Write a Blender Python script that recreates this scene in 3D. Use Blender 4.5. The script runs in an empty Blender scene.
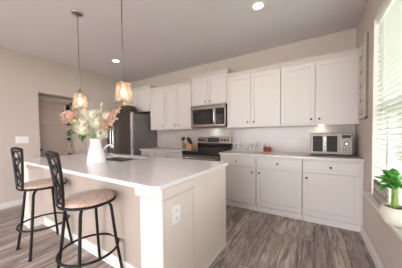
import bpy, bmesh, math, random
from mathutils import Vector, Matrix

# ------------------------------------------------------------------ camera, world, light, exposure
SC = bpy.context.scene
COL = SC.collection
R = math.radians
CAMH, YAW, PIT, ROL, FPX, CY = 1.2324, 31.5987, -1.7134, -0.6646, 184.04, 139.69
_d = Vector((-math.sin(R(YAW)) * math.cos(R(PIT)), math.cos(R(YAW)) * math.cos(R(PIT)), math.sin(R(PIT))))
_r = Vector((math.cos(R(YAW)), math.sin(R(YAW)), 0))
_u = _r.cross(_d)
_r2 = _r * math.cos(R(ROL)) + _u * math.sin(R(ROL))
_u2 = -_r * math.sin(R(ROL)) + _u * math.cos(R(ROL))
cd = bpy.data.cameras.new('camera')
cam = bpy.data.objects.new('camera', cd)
COL.objects.link(cam)
cam.matrix_world = Matrix(((_r2.x, _u2.x, -_d.x, 0), (_r2.y, _u2.y, -_d.y, 0), (_r2.z, _u2.z, -_d.z, CAMH), (0, 0, 0, 1)))
cd.sensor_width = 36
cd.lens = FPX / 402 * 36
cd.shift_y = (CY - 134) / 402
cd.clip_start = 0.05
cd.clip_end = 200
SC.camera = cam

WORLD_STRENGTH = 5.8
CAN_POWER = 0.9
BULB_POWER = 0.4
world = bpy.data.worlds.new('world')
SC.world = world
world.use_nodes = True
bg = world.node_tree.nodes['Background']
bg.inputs[0].default_value = (0.95, 0.90, 1.0, 1)
bg.inputs[1].default_value = WORLD_STRENGTH

def portal(name, loc, rot, sx, sy):
    l = bpy.data.lights.new(name, 'AREA')
    l.shape = 'RECTANGLE'; l.size = sx; l.size_y = sy
    l.cycles.is_portal = True
    o = bpy.data.objects.new(name, l); COL.objects.link(o)
    o.location = loc; o.rotation_euler = rot
portal('window_portal', (0.75, 1.71, 1.5), (0, R(90), 0), 1.75, 1.65)
portal('added_door_portal', (-2.0, -4.06, 1.15), (R(90), 0, 0), 4.4, 2.3)
portal('added_window_portal', (0.75, -1.5, 1.5), (0, R(90), 0), 1.75, 2.2)

sl_ = bpy.data.lights.new('sun', 'SUN'); sl_.energy = 9.0; sl_.angle = R(1.5); sl_.color = (1.0, 0.92, 0.98)
sun = bpy.data.objects.new('sun', sl_); COL.objects.link(sun)
sun.rotation_euler = (R(44), 0, R(-8))     # high behind the viewer, on the added patio outside the added glass door

vs = SC.view_settings
SC.display_settings.display_device = 'sRGB'
vs.view_transform = 'Standard'
vs.look = 'None'
vs.gamma = 1
vs.use_curve_mapping = False
vs.exposure = 1.22

# ------------------------------------------------------------------ room dimensions
XL, XR, YB, YF, H = -4.509, 0.509, 3.481, -3.9, 2.7415
FU = YB - 0.34      # face of the wall cabinets
FB = YB - 0.62      # face of the base cabinets

# ------------------------------------------------------------------ materials
def lin(c):
    out = []
    for v in c:
        v = v / 255
        out.append(v / 12.92 if v <= 0.04045 else ((v + 0.055) / 1.055) ** 2.4)
    return (*out, 1)

def mat(name, rgb, rough=0.5, metal=0.0, noise=0.0, nscale=8.0, bump=0.0, bscale=60.0, coat=0.0, emit=None, estr=0, stretch=None, spec=None, sheen=0):
    m = bpy.data.materials.new(name); m.use_nodes = True
    nt = m.node_tree; N = nt.nodes; L = nt.links
    b = N['Principled BSDF']
    b.inputs['Base Color'].default_value = lin(rgb)
    b.inputs['Roughness'].default_value = rough
    b.inputs['Metallic'].default_value = metal
    if coat: b.inputs['Coat Weight'].default_value = coat
    if spec is not None: b.inputs['Specular IOR Level'].default_value = spec
    if sheen: b.inputs['Sheen Weight'].default_value = sheen
    if emit:
        b.inputs['Emission Color'].default_value = lin(emit); b.inputs['Emission Strength'].default_value = estr
    tc = N.new('ShaderNodeTexCoord')
    src = tc.outputs['Object']
    if stretch:
        mp = N.new('ShaderNodeMapping'); mp.inputs['Scale'].default_value = stretch
        L.new(src, mp.inputs['Vector']); src = mp.outputs['Vector']
    if noise:
        n = N.new('ShaderNodeTexNoise'); n.inputs['Scale'].default_value = nscale; n.inputs['Detail'].default_value = 5
        L.new(src, n.inputs['Vector'])
        mx = N.new('ShaderNodeMix'); mx.data_type = 'RGBA'
        lo = tuple(max(0, v * (1 - noise)) for v in rgb); hi = tuple(min(255, v * (1 + noise * 0.6)) for v in rgb)
        mx.inputs[6].default_value = lin(lo); mx.inputs[7].default_value = lin(hi)
        L.new(n.outputs['Fac'], mx.inputs[0]); L.new(mx.outputs[2], b.inputs['Base Color'])
    if bump:
        n2 = N.new('ShaderNodeTexNoise'); n2.inputs['Scale'].default_value = bscale; n2.inputs['Detail'].default_value = 3
        L.new(src, n2.inputs['Vector'])
        bp = N.new('ShaderNodeBump'); bp.inputs['Strength'].default_value = bump; bp.inputs['Distance'].default_value = 0.01
        L.new(n2.outputs['Fac'], bp.inputs['Height']); L.new(bp.outputs['Normal'], b.inputs['Normal'])
    return m

def glassmat(name, tint, gloss=0.12, rough=0.03, diffuse=0.0, dcol=(255, 255, 255)):
    m = bpy.data.materials.new(name); m.use_nodes = True
    nt = m.node_tree; N = nt.nodes; L = nt.links
    N.remove(N['Principled BSDF']); out = N['Material Output']
    t = N.new('ShaderNodeBsdfTransparent'); t.inputs[0].default_value = lin(tint)
    g = N.new('ShaderNodeBsdfGlossy'); g.inputs['Roughness'].default_value = rough
    lw = N.new('ShaderNodeLayerWeight'); lw.inputs[0].default_value = 0.35
    mm = N.new('ShaderNodeMath'); mm.operation = 'MULTIPLY_ADD'; mm.inputs[1].default_value = 0.7; mm.inputs[2].default_value = gloss
    L.new(lw.outputs['Facing'], mm.inputs[0])
    mx = N.new('ShaderNodeMixShader'); L.new(mm.outputs[0], mx.inputs[0]); L.new(t.outputs[0], mx.inputs[1]); L.new(g.outputs[0], mx.inputs[2])
    last = mx
    if diffuse:
        d = N.new('ShaderNodeBsdfTranslucent'); d.inputs[0].default_value = lin(dcol)
        m2 = N.new('ShaderNodeMixShader'); m2.inputs[0].default_value = diffuse
        L.new(mx.outputs[0], m2.inputs[1]); L.new(d.outputs[0], m2.inputs[2]); last = m2
    L.new(last.outputs[0], out.inputs['Surface'])
    return m

def slatmat():
    m = bpy.data.materials.new('white_blind_slat'); m.use_nodes = True
    nt = m.node_tree; N = nt.nodes; L = nt.links
    N.remove(N['Principled BSDF']); out = N['Material Output']
    d = N.new('ShaderNodeBsdfDiffuse'); d.inputs[0].default_value = lin((232, 234, 226))
    t = N.new('ShaderNodeBsdfTranslucent'); t.inputs[0].default_value = lin((236, 242, 226))
    mx = N.new('ShaderNodeMixShader'); mx.inputs[0].default_value = 0.12
    L.new(d.outputs[0], mx.inputs[1]); L.new(t.outputs[0], mx.inputs[2]); L.new(mx.outputs[0], out.inputs['Surface'])
    return m

def floor_mat():
    m = bpy.data.materials.new('grey_wood_planks'); m.use_nodes = True
    nt = m.node_tree; N = nt.nodes; L = nt.links; b = N['Principled BSDF']
    tc = N.new('ShaderNodeTexCoord')
    mp = N.new('ShaderNodeMapping'); mp.inputs['Rotation'].default_value = (0, 0, R(90))
    L.new(tc.outputs['Object'], mp.inputs['Vector'])
    br = N.new('ShaderNodeTexBrick')
    br.inputs['Color1'].default_value = (0, 0, 0, 1); br.inputs['Color2'].default_value = (1, 1, 1, 1); br.inputs['Mortar'].default_value = (0.2, 0.2, 0.2, 1)
    br.inputs['Scale'].default_value = 1; br.inputs['Brick Width'].default_value = 1.2; br.inputs['Row Height'].default_value = 0.15
    br.inputs['Mortar Size'].default_value = 0.0022; br.offset = 0.37
    L.new(mp.outputs[0], br.inputs['Vector'])
    # grain, stretched along the planks and shifted from plank to plank
    gm = N.new('ShaderNodeMapping'); gm.inputs['Scale'].default_value = (26, 2.6, 1)
    L.new(tc.outputs['Object'], gm.inputs['Vector'])
    add = N.new('ShaderNodeVectorMath'); add.operation = 'MULTIPLY_ADD'
    L.new(br.outputs['Color'], add.inputs[0]); add.inputs[1].default_value = (31, 17, 5); L.new(gm.outputs[0], add.inputs[2])
    n = N.new('ShaderNodeTexNoise'); n.inputs['Scale'].default_value = 1; n.inputs['Detail'].default_value = 7; n.inputs['Roughness'].default_value = 0.62; n.inputs['Distortion'].default_value = 1.2
    L.new(add.outputs[0], n.inputs['Vector'])
    cr = N.new('ShaderNodeValToRGB')
    e = cr.color_ramp.elements
    e[0].position = 0.32; e[0].color = lin((104, 92, 86)); e[1].position = 0.72; e[1].color = lin((208, 195, 186))
    k = e.new(0.5); k.color = lin((154, 141, 133))
    L.new(n.outputs['Fac'], cr.inputs[0])
    hv = N.new('ShaderNodeHueSaturation')
    mr = N.new('ShaderNodeMapRange'); mr.inputs[3].default_value = 0.78; mr.inputs[4].default_value = 1.22
    L.new(br.outputs['Color'], mr.inputs[0]); L.new(mr.outputs[0], hv.inputs['Value']); L.new(cr.outputs[0], hv.inputs['Color'])
    mx = N.new('ShaderNodeMix'); mx.data_type = 'RGBA'; mx.inputs[7].default_value = lin((48, 42, 40))
    L.new(br.outputs['Fac'], mx.inputs[0]); L.new(hv.outputs[0], mx.inputs[6]); L.new(mx.outputs[2], b.inputs['Base Color'])
    b.inputs['Roughness'].default_value = 0.42
    bp = N.new('ShaderNodeBump'); bp.inputs['Strength'].default_value = 0.15; bp.inputs['Distance'].default_value = 0.004
    L.new(n.outputs['Fac'], bp.inputs['Height']); L.new(bp.outputs[0], b.inputs['Normal'])
    return m

def tile_mat():
    m = bpy.data.materials.new('white_subway_tile'); m.use_nodes = True
    nt = m.node_tree; N = nt.nodes; L = nt.links; b = N['Principled BSDF']
    tc = N.new('ShaderNodeTexCoord')
    sx = N.new('ShaderNodeSeparateXYZ'); cx = N.new('ShaderNodeCombineXYZ')
    L.new(tc.outputs['Object'], sx.inputs[0]); L.new(sx.outputs['X'], cx.inputs['X']); L.new(sx.outputs['Z'], cx.inputs['Y'])
    br = N.new('ShaderNodeTexBrick')
    br.inputs['Color1'].default_value = lin((200, 189, 180)); br.inputs['Color2'].default_value = lin((197, 185, 176)); br.inputs['Mortar'].default_value = lin((188, 176, 167))
    br.inputs['Scale'].default_value = 1; br.inputs['Brick Width'].default_value = 0.152; br.inputs['Row Height'].default_value = 0.076; br.inputs['Mortar Size'].default_value = 0.0016
    L.new(cx.outputs[0], br.inputs['Vector']); L.new(br.outputs['Color'], b.inputs['Base Color'])
    b.inputs['Roughness'].default_value = 0.22
    return m

def seat_mat():
    m = bpy.data.materials.new('tan_swirl_fabric'); m.use_nodes = True
    nt = m.node_tree; N = nt.nodes; L = nt.links; b = N['Principled BSDF']
    tc = N.new('ShaderNodeTexCoord')
    n = N.new('ShaderNodeTexNoise'); n.inputs['Scale'].default_value = 13; n.inputs['Distortion'].default_value = 2.5
    L.new(tc.outputs['Object'], n.inputs['Vector'])
    cr = N.new('ShaderNodeValToRGB'); e = cr.color_ramp.elements
    e[0].position = 0.46; e[0].color = lin((202, 172, 154)); e[1].position = 0.54; e[1].color = lin((202, 172, 154))
    k = e.new(0.5); k.color = lin((134, 98, 82))
    L.new(n.outputs['Fac'], cr.inputs[0]); L.new(cr.outputs[0], b.inputs['Base Color'])
    b.inputs['Roughness'].default_value = 0.85; b.inputs['Sheen Weight'].default_value = 0.3
    return m

def wicker_mat():
    m = bpy.data.materials.new('dark_wicker'); m.use_nodes = True
    nt = m.node_tree; N = nt.nodes; L = nt.links; b = N['Principled BSDF']
    tc = N.new('ShaderNodeTexCoord')
    w = N.new('ShaderNodeTexWave'); w.wave_type = 'BANDS'; w.bands_direction = 'Z'; w.inputs['Scale'].default_value = 22; w.inputs['Distortion'].default_value = 2
    L.new(tc.outputs['Object'], w.inputs['Vector'])
    mx = N.new('ShaderNodeMix'); mx.data_type = 'RGBA'; mx.inputs[6].default_value = lin((62, 47, 37)); mx.inputs[7].default_value = lin((108, 86, 68))
    L.new(w.outputs['Fac'], mx.inputs[0]); L.new(mx.outputs[2], b.inputs['Base Color']); b.inputs['Roughness'].default_value = 0.8
    bp = N.new('ShaderNodeBump'); bp.inputs['Strength'].default_value = 0.6; bp.inputs['Distance'].default_value = 0.01
    L.new(w.outputs['Fac'], bp.inputs['Height']); L.new(bp.outputs[0], b.inputs['Normal'])
    return m

M = dict(
    wall=mat('greige_paint', (204, 192, 183), 0.9, bump=0.05, bscale=220),
    ceil=mat('ceiling_paint', (219, 212, 213), 0.95, bump=0.35, bscale=70),
    white=mat('white_cabinet_paint', (215, 207, 202), 0.45),
    trim=mat('white_trim_paint', (226, 220, 214), 0.5),
    island=mat('island_paint', (180, 165, 152), 0.6),
    islandwhite=mat('island_end_paint', (222, 211, 201), 0.55),
    door=mat('door_paint', (192, 174, 162), 0.55),
    quartz=mat('white_quartz', (238, 235, 236), 0.2, noise=0.03, nscale=60, coat=0.2),
    quartz2=mat('speckled_quartz', (216, 207, 199), 0.22, noise=0.05, nscale=90),
    steel=mat('stainless_steel', (150, 142, 135), 0.3, 1.0, noise=0.06, nscale=6, stretch=(1, 1, 40)),
    steelt=mat('satin_steel', (140, 131, 123), 0.42, 1.0, noise=0.05, nscale=6),
    steeld=mat('fridge_steel', (128, 120, 114), 0.34, 1.0, noise=0.05, nscale=5, stretch=(40, 40, 1)),
    side=mat('fridge_grey_side', (122, 114, 110), 0.5),
    chrome=mat('chrome', (215, 215, 215), 0.12, 1.0),
    nickel=mat('brushed_nickel', (168, 160, 152), 0.32, 1.0),
    black=mat('black_plastic', (24, 22, 22), 0.35),
    bglass=mat('black_glass', (14, 13, 13), 0.08, coat=0.5),
    ovenglass=mat('smoked_oven_glass', (44, 37, 32), 0.45, spec=0.25),
    bronze=mat('dark_bronze_metal', (20, 14, 11), 0.5, 0.0, noise=0.15, nscale=20, spec=0.35),
    knob=mat('bronze_knob', (92, 78, 66), 0.35, 0.9),
    seat=seat_mat(),
    enamel=mat('white_enamel', (238, 236, 234), 0.25, coat=0.3),
    outlet=mat('white_plastic', (238, 236, 232), 0.35),
    slot=mat('dark_slot', (60, 56, 54), 0.6),
    leaf=mat('leaf_green', (84, 124, 60), 0.5, noise=0.25, nscale=12),
    leafgrey=mat('leaf_sage', (132, 150, 116), 0.6, noise=0.15, nscale=15),
    leafdark=mat('leaf_dark', (40, 46, 30), 0.6, noise=0.25, nscale=12),
    leafplant=mat('leaf_bright', (84, 156, 62), 0.4, noise=0.4, nscale=9),
    stem=mat('stem_green', (150, 176, 92), 0.5),
    cream=mat('cream_petal', (240, 234, 214), 0.7, noise=0.06, nscale=30),
    pink=mat('dusty_pink_petal', (226, 190, 170), 0.7, noise=0.25, nscale=25),
    coral=mat('coral_petal', (216, 148, 134), 0.7, noise=0.12, nscale=25),
    peach=mat('peach_petal', (232, 194, 168), 0.7, noise=0.08, nscale=25),
    heart=mat('pale_flower_heart', (212, 208, 172), 0.8),
    lime=mat('lime_petal', (196, 192, 106), 0.7, noise=0.12, nscale=25),
    wood=mat('light_wood', (196, 150, 98), 0.5, noise=0.15, nscale=10, stretch=(1, 1, 8)),
    hang=mat('taupe_frame_wood', (150, 132, 121), 0.75, noise=0.18, nscale=14),
    hangw=mat('distressed_white_wood', (206, 198, 188), 0.8, noise=0.22, nscale=40),
    block=mat('carved_grey_wood', (152, 138, 130), 0.8, noise=0.25, nscale=25),
    blockw=mat('pale_carving', (184, 172, 164), 0.8),
    pot=mat('cream_ceramic', (226, 222, 206), 0.45, bump=0.05, bscale=30),
    soil=mat('potting_moss', (84, 74, 56), 0.95, noise=0.3, nscale=60),
    blind=mat('white_blind_rail', (240, 242, 232), 0.5),
    slat=slatmat(),
    red=mat('red_wax', (158, 38, 46), 0.45),
    redlid=mat('dark_lid', (58, 40, 38), 0.4, 0.6),
    sign=mat('galvanised_letters', (240, 238, 236), 0.45, 0.1),
    signedge=mat('letter_edge', (74, 62, 56), 0.5, 0.2),
    grass=mat('lawn', (96, 106, 76), 0.95, noise=0.25, nscale=3),
    patio=mat('bounce_concrete', (205, 200, 192), 0.9, noise=0.05, nscale=3),
    hedge=mat('tree_leaves', (58, 74, 48), 0.9, noise=0.35, nscale=5, bump=0.5, bscale=8),
    lens=mat('lit_lens', (255, 255, 255), 0.5, emit=(255, 244, 228), estr=8),
    display=mat('range_display', (20, 22, 26), 0.15, emit=(120, 150, 170), estr=0.02),
    fil=mat('glowing_filament', (255, 200, 120), 0.5, emit=(255, 230, 192), estr=15),
    fabric=mat('beige_rug', (190, 180, 168), 0.95),
    steelin=mat('sink_steel', (150, 142, 136), 0.35, 0.9),
    floor=floor_mat(), tile=tile_mat(), wicker=wicker_mat(),
    pane=glassmat('window_glass', (248, 252, 250), 0.04),
    shade=glassmat('ribbed_glass', (248, 244, 238), 0.04, 0.12, 0.07, (255, 240, 222)),
    bulb=glassmat('bulb_glass', (255, 238, 214), 0.05, 0.05, 0.10, (255, 230, 190)),
    clear=glassmat('clear_glass', (240, 244, 242), 0.12),
)

# ------------------------------------------------------------------ mesh helpers
class MB:
    def __init__(s): s.bm = bmesh.new()
    def box(s, x0, x1, y0, y1, z0, z1, rot=None, piv=None):
        vs_ = [s.bm.verts.new((x, y, z)) for z in (z0, z1) for y in (y0, y1) for x in (x0, x1)]
        for f in ((0, 2, 3, 1), (4, 5, 7, 6), (0, 1, 5, 4), (2, 6, 7, 3), (0, 4, 6, 2), (1, 3, 7, 5)):
            s.bm.faces.new([vs_[i] for i in f])
        if rot is not None:
            pv = Vector(piv) if piv else Vector(((x0 + x1) / 2, (y0 + y1) / 2, (z0 + z1) / 2))
            for v in vs_: v.co = pv + rot @ (v.co - pv)
        return s
    def ring(s, pts): return [s.bm.verts.new(p) for p in pts]
    def skin(s, loops, close=True, cap0=True, cap1=True):
        n = len(loops[0])
        for a, b in zip(loops, loops[1:]):
            for i in range(n if close else n - 1):
                j = (i + 1) % n
                s.bm.faces.new((a[i], a[j], b[j], b[i]))
        if cap0: s.bm.faces.new(loops[0][::-1])
        if cap1: s.bm.faces.new(loops[-1])
        return s
    def lathe(s, prof, c=(0, 0, 0), seg=24, cap0=True, cap1=True, sy=1.0, rot=None, rib=0.0):
        c = Vector(c); loops = []
        for r, z in prof:
            pts = []
            for i in range(seg):
                a = 2 * math.pi * i / seg
                rr = r * (1 + (rib if i % 2 else -rib))
                v = Vector((rr * math.cos(a), rr * sy * math.sin(a), z))
                pts.append(c + (rot @ v if rot else v))
            loops.append(s.ring(pts))
        return s.skin(loops, True, cap0, cap1)
    def cyl(s, p0, p1, r, r1=None, seg=14):
        p0 = Vector(p0); p1 = Vector(p1); q = (p1 - p0).to_track_quat('Z', 'Y').to_matrix(); L_ = (p1 - p0).length
        return s.lathe([(r, 0), (r if r1 is None else r1, L_)], p0, seg, rot=q)
    def tube(s, pts, r, seg=8, closed=False, r1=None, sq=1.0):
        pts = [Vector(p) for p in pts]; n = len(pts); loops = []; nrm = None
        for i, p_ in enumerate(pts):
            if closed: t = (pts[(i + 1) % n] - pts[i - 1]).normalized()
            else: t = (pts[min(i + 1, n - 1)] - pts[max(i - 1, 0)]).normalized()
            if nrm is None:
                nrm = t.orthogonal().normalized() if abs(t.z) > 0.95 else t.cross(Vector((0, 0, 1))).normalized()
            nrm = (nrm - t * nrm.dot(t)).normalized(); bn = t.cross(nrm)
            rr = r if r1 is None else r + (r1 - r) * i / (n - 1)
            loops.append(s.ring([p_ + nrm * rr * math.cos(2 * math.pi * k / seg) + bn * rr * sq * math.sin(2 * math.pi * k / seg) for k in range(seg)]))
        if closed:
            s.skin(loops, True, False, False)
            a, b = loops[-1], loops[0]; off = min(range(seg), key=lambda o: (a[0].co - b[o].co).length)
            for i in range(seg):
                j = (i + 1) % seg
                s.bm.faces.new((a[i], a[j], b[(j + off) % seg], b[(i + off) % seg]))
            return s
        return s.skin(loops)
    def ball(s, c, r, seg=12, sc=(1, 1, 1), rot=None):
        c = Vector(c); nr = max(4, seg // 2); loops = []
        for k in range(1, nr):
            a = math.pi * k / nr; pts = []
            for i in range(seg):
                b = 2 * math.pi * i / seg
                v = Vector((math.sin(a) * math.cos(b) * sc[0], math.sin(a) * math.sin(b) * sc[1], -math.cos(a) * sc[2])) * r
                pts.append(c + (rot @ v if rot else v))
            loops.append(s.ring(pts))
        lo = s.bm.verts.new(c + (rot @ Vector((0, 0, -r * sc[2])) if rot else Vector((0, 0, -r * sc[2]))))
        hi = s.bm.verts.new(c + (rot @ Vector((0, 0, r * sc[2])) if rot else Vector((0, 0, r * sc[2]))))
        s.skin(loops, True, False, False)
        for i in range(seg):
            j = (i + 1) % seg
            s.bm.faces.new((lo, loops[0][j], loops[0][i])); s.bm.faces.new((hi, loops[-1][i], loops[-1][j]))
        return s
    def leafblade(s, base, tip, w, up=(0, 0, 1), sag=0.15, fold=0.25, n=6):
        base = Vector(base); tip = Vector(tip); ax = tip - base; L_ = ax.length; t = ax.normalized(); up = Vector(up)
        sd = t.cross(up)
        sd = sd.normalized() if sd.length > 0.05 else t.orthogonal().normalized()
        nn = sd.cross(t).normalized(); rows = []
        for i in range(n + 1):
            f = i / n; ww = w * math.sin(math.pi * min(1, f * 0.93 + 0.05)) ** 0.8
            c = base + ax * f + nn * (math.sin(f * math.pi) * sag * L_)
            rows.append([s.bm.verts.new(c + sd * ww * k * 0.5 + nn * abs(k) * fold * ww) for k in (-1, 0, 1)])
        for a, b in zip(rows, rows[1:]):
            for k in (0, 1): s.bm.faces.new((a[k], a[k + 1], b[k + 1], b[k]))
        return s
    def build(s, name, m, parent=None, smooth=False, bevel=0.0, recalc=True, solid=0.0, sub=0):
        if recalc: bmesh.ops.recalc_face_normals(s.bm, faces=s.bm.faces[:])
        me = bpy.data.meshes.new(name); s.bm.to_mesh(me); s.bm.free()
        me.materials.append(m)
        if smooth:
            me.polygons.foreach_set('use_smooth', [True] * len(me.polygons))
            try: me.set_sharp_from_angle(angle=R(50))
            except Exception: pass
        o = bpy.data.objects.new(name, me); COL.objects.link(o)
        if solid:
            md = o.modifiers.new('thickness', 'SOLIDIFY'); md.thickness = solid; md.offset = 0
        if bevel:
            md = o.modifiers.new('bevel', 'BEVEL'); md.width = bevel; md.segments = 2; md.limit_method = 'ANGLE'; md.angle_limit = R(40)
        if sub:
            md = o.modifiers.new('sub', 'SUBSURF'); md.levels = sub; md.render_levels = sub
        if parent: o.parent = parent
        return o

def tag(o, label, cat, group=None, kind=None):
    o['label'] = label; o['category'] = cat
    if group: o['group'] = group
    if kind: o['kind'] = kind
    return o
def struct(o, label, cat):
    o['kind'] = 'structure'; o['label'] = label; o['category'] = cat
    return o
def thing(name, label, cat, group=None):
    o = bpy.data.objects.new(name, None); COL.objects.link(o); o.empty_display_size = 0.1
    return tag(o, label, cat, group)
def settle(root, base):
    """root was built in world coordinates: put its origin at the thing's base"""
    b = Vector(base); seen = set()
    def walk(o):
        for c in o.children:
            if c.type == 'MESH' and c.data.name not in seen:
                seen.add(c.data.name); c.data.transform(Matrix.Translation(-b))
            elif c.type == 'LIGHT': c.location = c.location - b
            walk(c)
    if root.type == 'MESH': root.data.transform(Matrix.Translation(-b))
    walk(root); root.location = b
    return root
def smoothpath(pts, n=6, closed=False):
    P = [Vector(p) for p in pts]; out = []; m = len(P)
    rng = range(m if closed else m - 1)
    for i in rng:
        if closed: a, b, c, d = P[i - 1], P[i], P[(i + 1) % m], P[(i + 2) % m]
        else: a, b, c, d = P[max(i - 1, 0)], P[i], P[i + 1], P[min(i + 2, m - 1)]
        for k in range(n):
            t = k / n
            out.append(0.5 * ((2 * b) + (c - a) * t + (2 * a - 5 * b + 4 * c - d) * t * t + (3 * b - a - 3 * c + d) * t ** 3))
    if not closed: out.append(P[-1])
    return out

# ------------------------------------------------------------------ the room
struct(MB().box(XL - 0.6, XR + 0.2, YF - 0.2, YB + 0.15, -0.1, 0).build('floor', M['floor']), 'grey brown wood plank floor running towards the range wall', 'floor')
struct(MB().box(XL - 0.6, XR + 0.2, YF - 0.2, YB + 0.15, H, H + 0.1).build('ceiling', M['ceil']), 'textured greige ceiling with recessed lights', 'ceiling')
struct(MB().box(XL - 0.15, XR + 0.16, YB, YB + 0.15, 0, H).build('wall_back', M['wall']), 'greige wall behind the white cabinets and range', 'wall')
OY0, OY1, OZ = 1.395, 2.397, 2.07
DEP = 0.35
w = MB()
w.box(XL - 0.12, XL, YF, OY0, 0, H).box(XL - 0.12, XL, OY1, YB, 0, H).box(XL - 0.12, XL, OY0, OY1, OZ, H)
w.box(XL - DEP - 0.1, XL - DEP, OY0 - 0.1, OY1 + 0.1, 0, OZ + 0.1)
w.box(XL - DEP, XL - 0.12, OY0 - 0.1, OY0, 0, OZ).box(XL - DEP, XL - 0.12, OY1, OY1 + 0.1, 0, OZ).box(XL - DEP, XL - 0.12, OY0 - 0.1, OY1 + 0.1, OZ, OZ + 0.1)
struct(w.build('wall_left', M['wall']), 'greige wall at left with the recessed opening to the panelled door', 'wall')
WY0, WY1, WZ0, WZ1 = 0.9, 2.52, 0.585, 2.36
WT = 0.16
w = MB()
VY0, VY1 = -2.6, -0.4
w.box(XR, XR + WT, YF, YB, 0, WZ0).box(XR, XR + WT, YF, YB, WZ1, H)
w.box(XR, XR + WT, WY1, YB, WZ0, WZ1).box(XR, XR + WT, VY1, WY0, WZ0, WZ1).box(XR, XR + WT, YF, VY0, WZ0, WZ1)
struct(w.build('wall_right', M['wall']), 'greige wall at right holding the tall window', 'wall')
w = MB()
DX0, DX1, DZ = -4.2, 0.2, 2.3  # wide opening, shaped to let in frontal daylight
w.box(XL - 0.15, DX0, YF - 0.15, YF, 0, H).box(DX1, XR + WT, YF - 0.15, YF, 0, H).box(DX0, DX1, YF - 0.15, YF, DZ, H)
struct(w.build('wall_front', M['wall']), 'greige wall behind the viewer', 'wall')

# baseboards
def board(name, label, *boxes):
    m = MB()
    for b in boxes:
        m.box(*b)
    return struct(m.build(name, M['trim'], bevel=0.004), label, 'baseboard')
board('baseboard_left', 'white baseboard along the left wall', (XL, XL + 0.014, YF, OY0, 0, 0.105), (XL, XL + 0.014, OY1, 2.64, 0, 0.105))
board('baseboard_right', 'white baseboard under the window', (XR - 0.014, XR, YF, 2.925, 0, 0.105), (XR - 0.024, XR - 0.014, YF, 2.925, 0, 0.03))
board('baseboard_front', 'white baseboard behind the viewer', (XL, DX0, YF, YF + 0.014, 0, 0.105), (DX1, XR, YF, YF + 0.014, 0, 0.105))

# window_1: frame, sashes, glass
def window(name, label, y0, y1):
    x0 = XR + 0.105
    fr = MB()
    fr.box(x0, x0 + 0.05, y0, y0 + 0.045, WZ0, WZ1).box(x0, x0 + 0.05, y1 - 0.045, y1, WZ0, WZ1).box(x0, x0 + 0.05, y0, y1, WZ0, WZ0 + 0.05).box(x0, x0 + 0.05, y0, y1, WZ1 - 0.05, WZ1)
    fr.box(x0, x0 + 0.05, y0 + 0.045, y1 - 0.045, 1.43, 1.48)
    o = struct(fr.build(name, M['trim'], bevel=0.003), label, 'window')
    MB().box(x0 + 0.02, x0 + 0.026, y0 + 0.045, y1 - 0.045, WZ0 + 0.05, 1.43).build('lower_pane', M['pane'], o)
    MB().box(x0 + 0.02, x0 + 0.026, y0 + 0.045, y1 - 0.045, 1.48, WZ1 - 0.05).build('upper_pane', M['pane'], o)
    return o
window('window_1', 'tall white framed window behind the blinds at right', WY0, WY1)
window('added_window', 'unseen white framed window added further back along the right wall for daylight', VY0, VY1)  # out of view, added to bring in daylight from the right
# thin white return around the opening and the window stool
t = MB()
t.box(XR - 0.004, XR + 0.1, WY1 - 0.012, WY1, WZ0, WZ1).box(XR - 0.004, XR + 0.1, WY0, WY0 + 0.012, WZ0, WZ1).box(XR - 0.004, XR + 0.1, WY0, WY1, WZ1 - 0.012, WZ1)
struct(t.build('trim_1', M['trim']), 'pale window return around the right window', 'trim')
t = MB()
pts = [(XR - 0.06, WY0 - 0.06), (XR - 0.06, WY1 + 0.04), (XR - 0.045, WY1 + 0.06), (XR, WY1 + 0.065), (XR, WY1), (XR + 0.105, WY1), (XR + 0.105, WY0), (XR, WY0), (XR, WY0 - 0.06)]
t.skin([t.ring([(x, y, z) for x, y in pts]) for z in (0.577, 0.60)])
t.box(XR - 0.012, XR, WY0 - 0.04, WY1 + 0.045, 0.545, 0.577)
struct(t.build('trim_2', M['trim'], bevel=0.004), 'white window sill carrying the potted plant', 'window sill')

# unseen sliding glass door, added to let daylight in from behind
d = MB()
for a, b in ((DX0, DX0 + 0.06), (DX1 - 0.06, DX1), (-2.04, -1.96)): d.box(a, b, YF - 0.1, YF - 0.05, 0, DZ)
d.box(DX0, DX1, YF - 0.1, YF - 0.05, 0, 0.06).box(DX0, DX1, YF - 0.1, YF - 0.05, DZ - 0.06, DZ)
d = struct(d.build('added_glass_door', M['trim']), 'unseen white framed sliding glass door added behind the viewer for daylight', 'door')
MB().box(DX0 + 0.06, -2.04, YF - 0.078, YF - 0.072, 0.06, DZ - 0.06).box(-1.96, DX1 - 0.06, YF - 0.078, YF - 0.072, 0.06, DZ - 0.06).build('pane', M['pane'], d)

# panelled door in the recess (five horizontal panels)
DY0, DY1, DTOP = 1.42, 2.062, 1.935
xd = XL - DEP
d = MB()
d.box(xd, xd + 0.022, DY0, DY1, 0.012, DTOP)
zz = [0.012, 0.17]
rails = [0.012]
n = 5; ph = (DTOP - 0.012 - 0.12 * 2 - 0.075 * 4) / n
z = 0.012 + 0.12
st = 0.085
rl = [(0.012, 0.132)]
for i in range(n):
    z += ph
    rl.append((z, z + (0.075 if i < n - 1 else 0.12))); z += 0.075
for a, b in rl: d.box(xd + 0.022, xd + 0.042, DY0, DY1, a, min(b, DTOP))
d.box(xd + 0.022, xd + 0.042, DY0, DY0 + st, 0.012, DTOP).box(xd + 0.022, xd + 0.042, DY1 - st, DY1, 0.012, DTOP)
d = struct(d.build('door_1', M['door'], bevel=0.004), 'taupe door with five horizontal panels in the recess at left', 'door')
for z in (0.25, 1.0, 1.75):
    MB().cyl((xd + 0.04, DY1 + 0.004, z - 0.045), (xd + 0.04, DY1 + 0.004, z + 0.045), 0.008).build('hinge', M['knob'], d)
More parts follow.
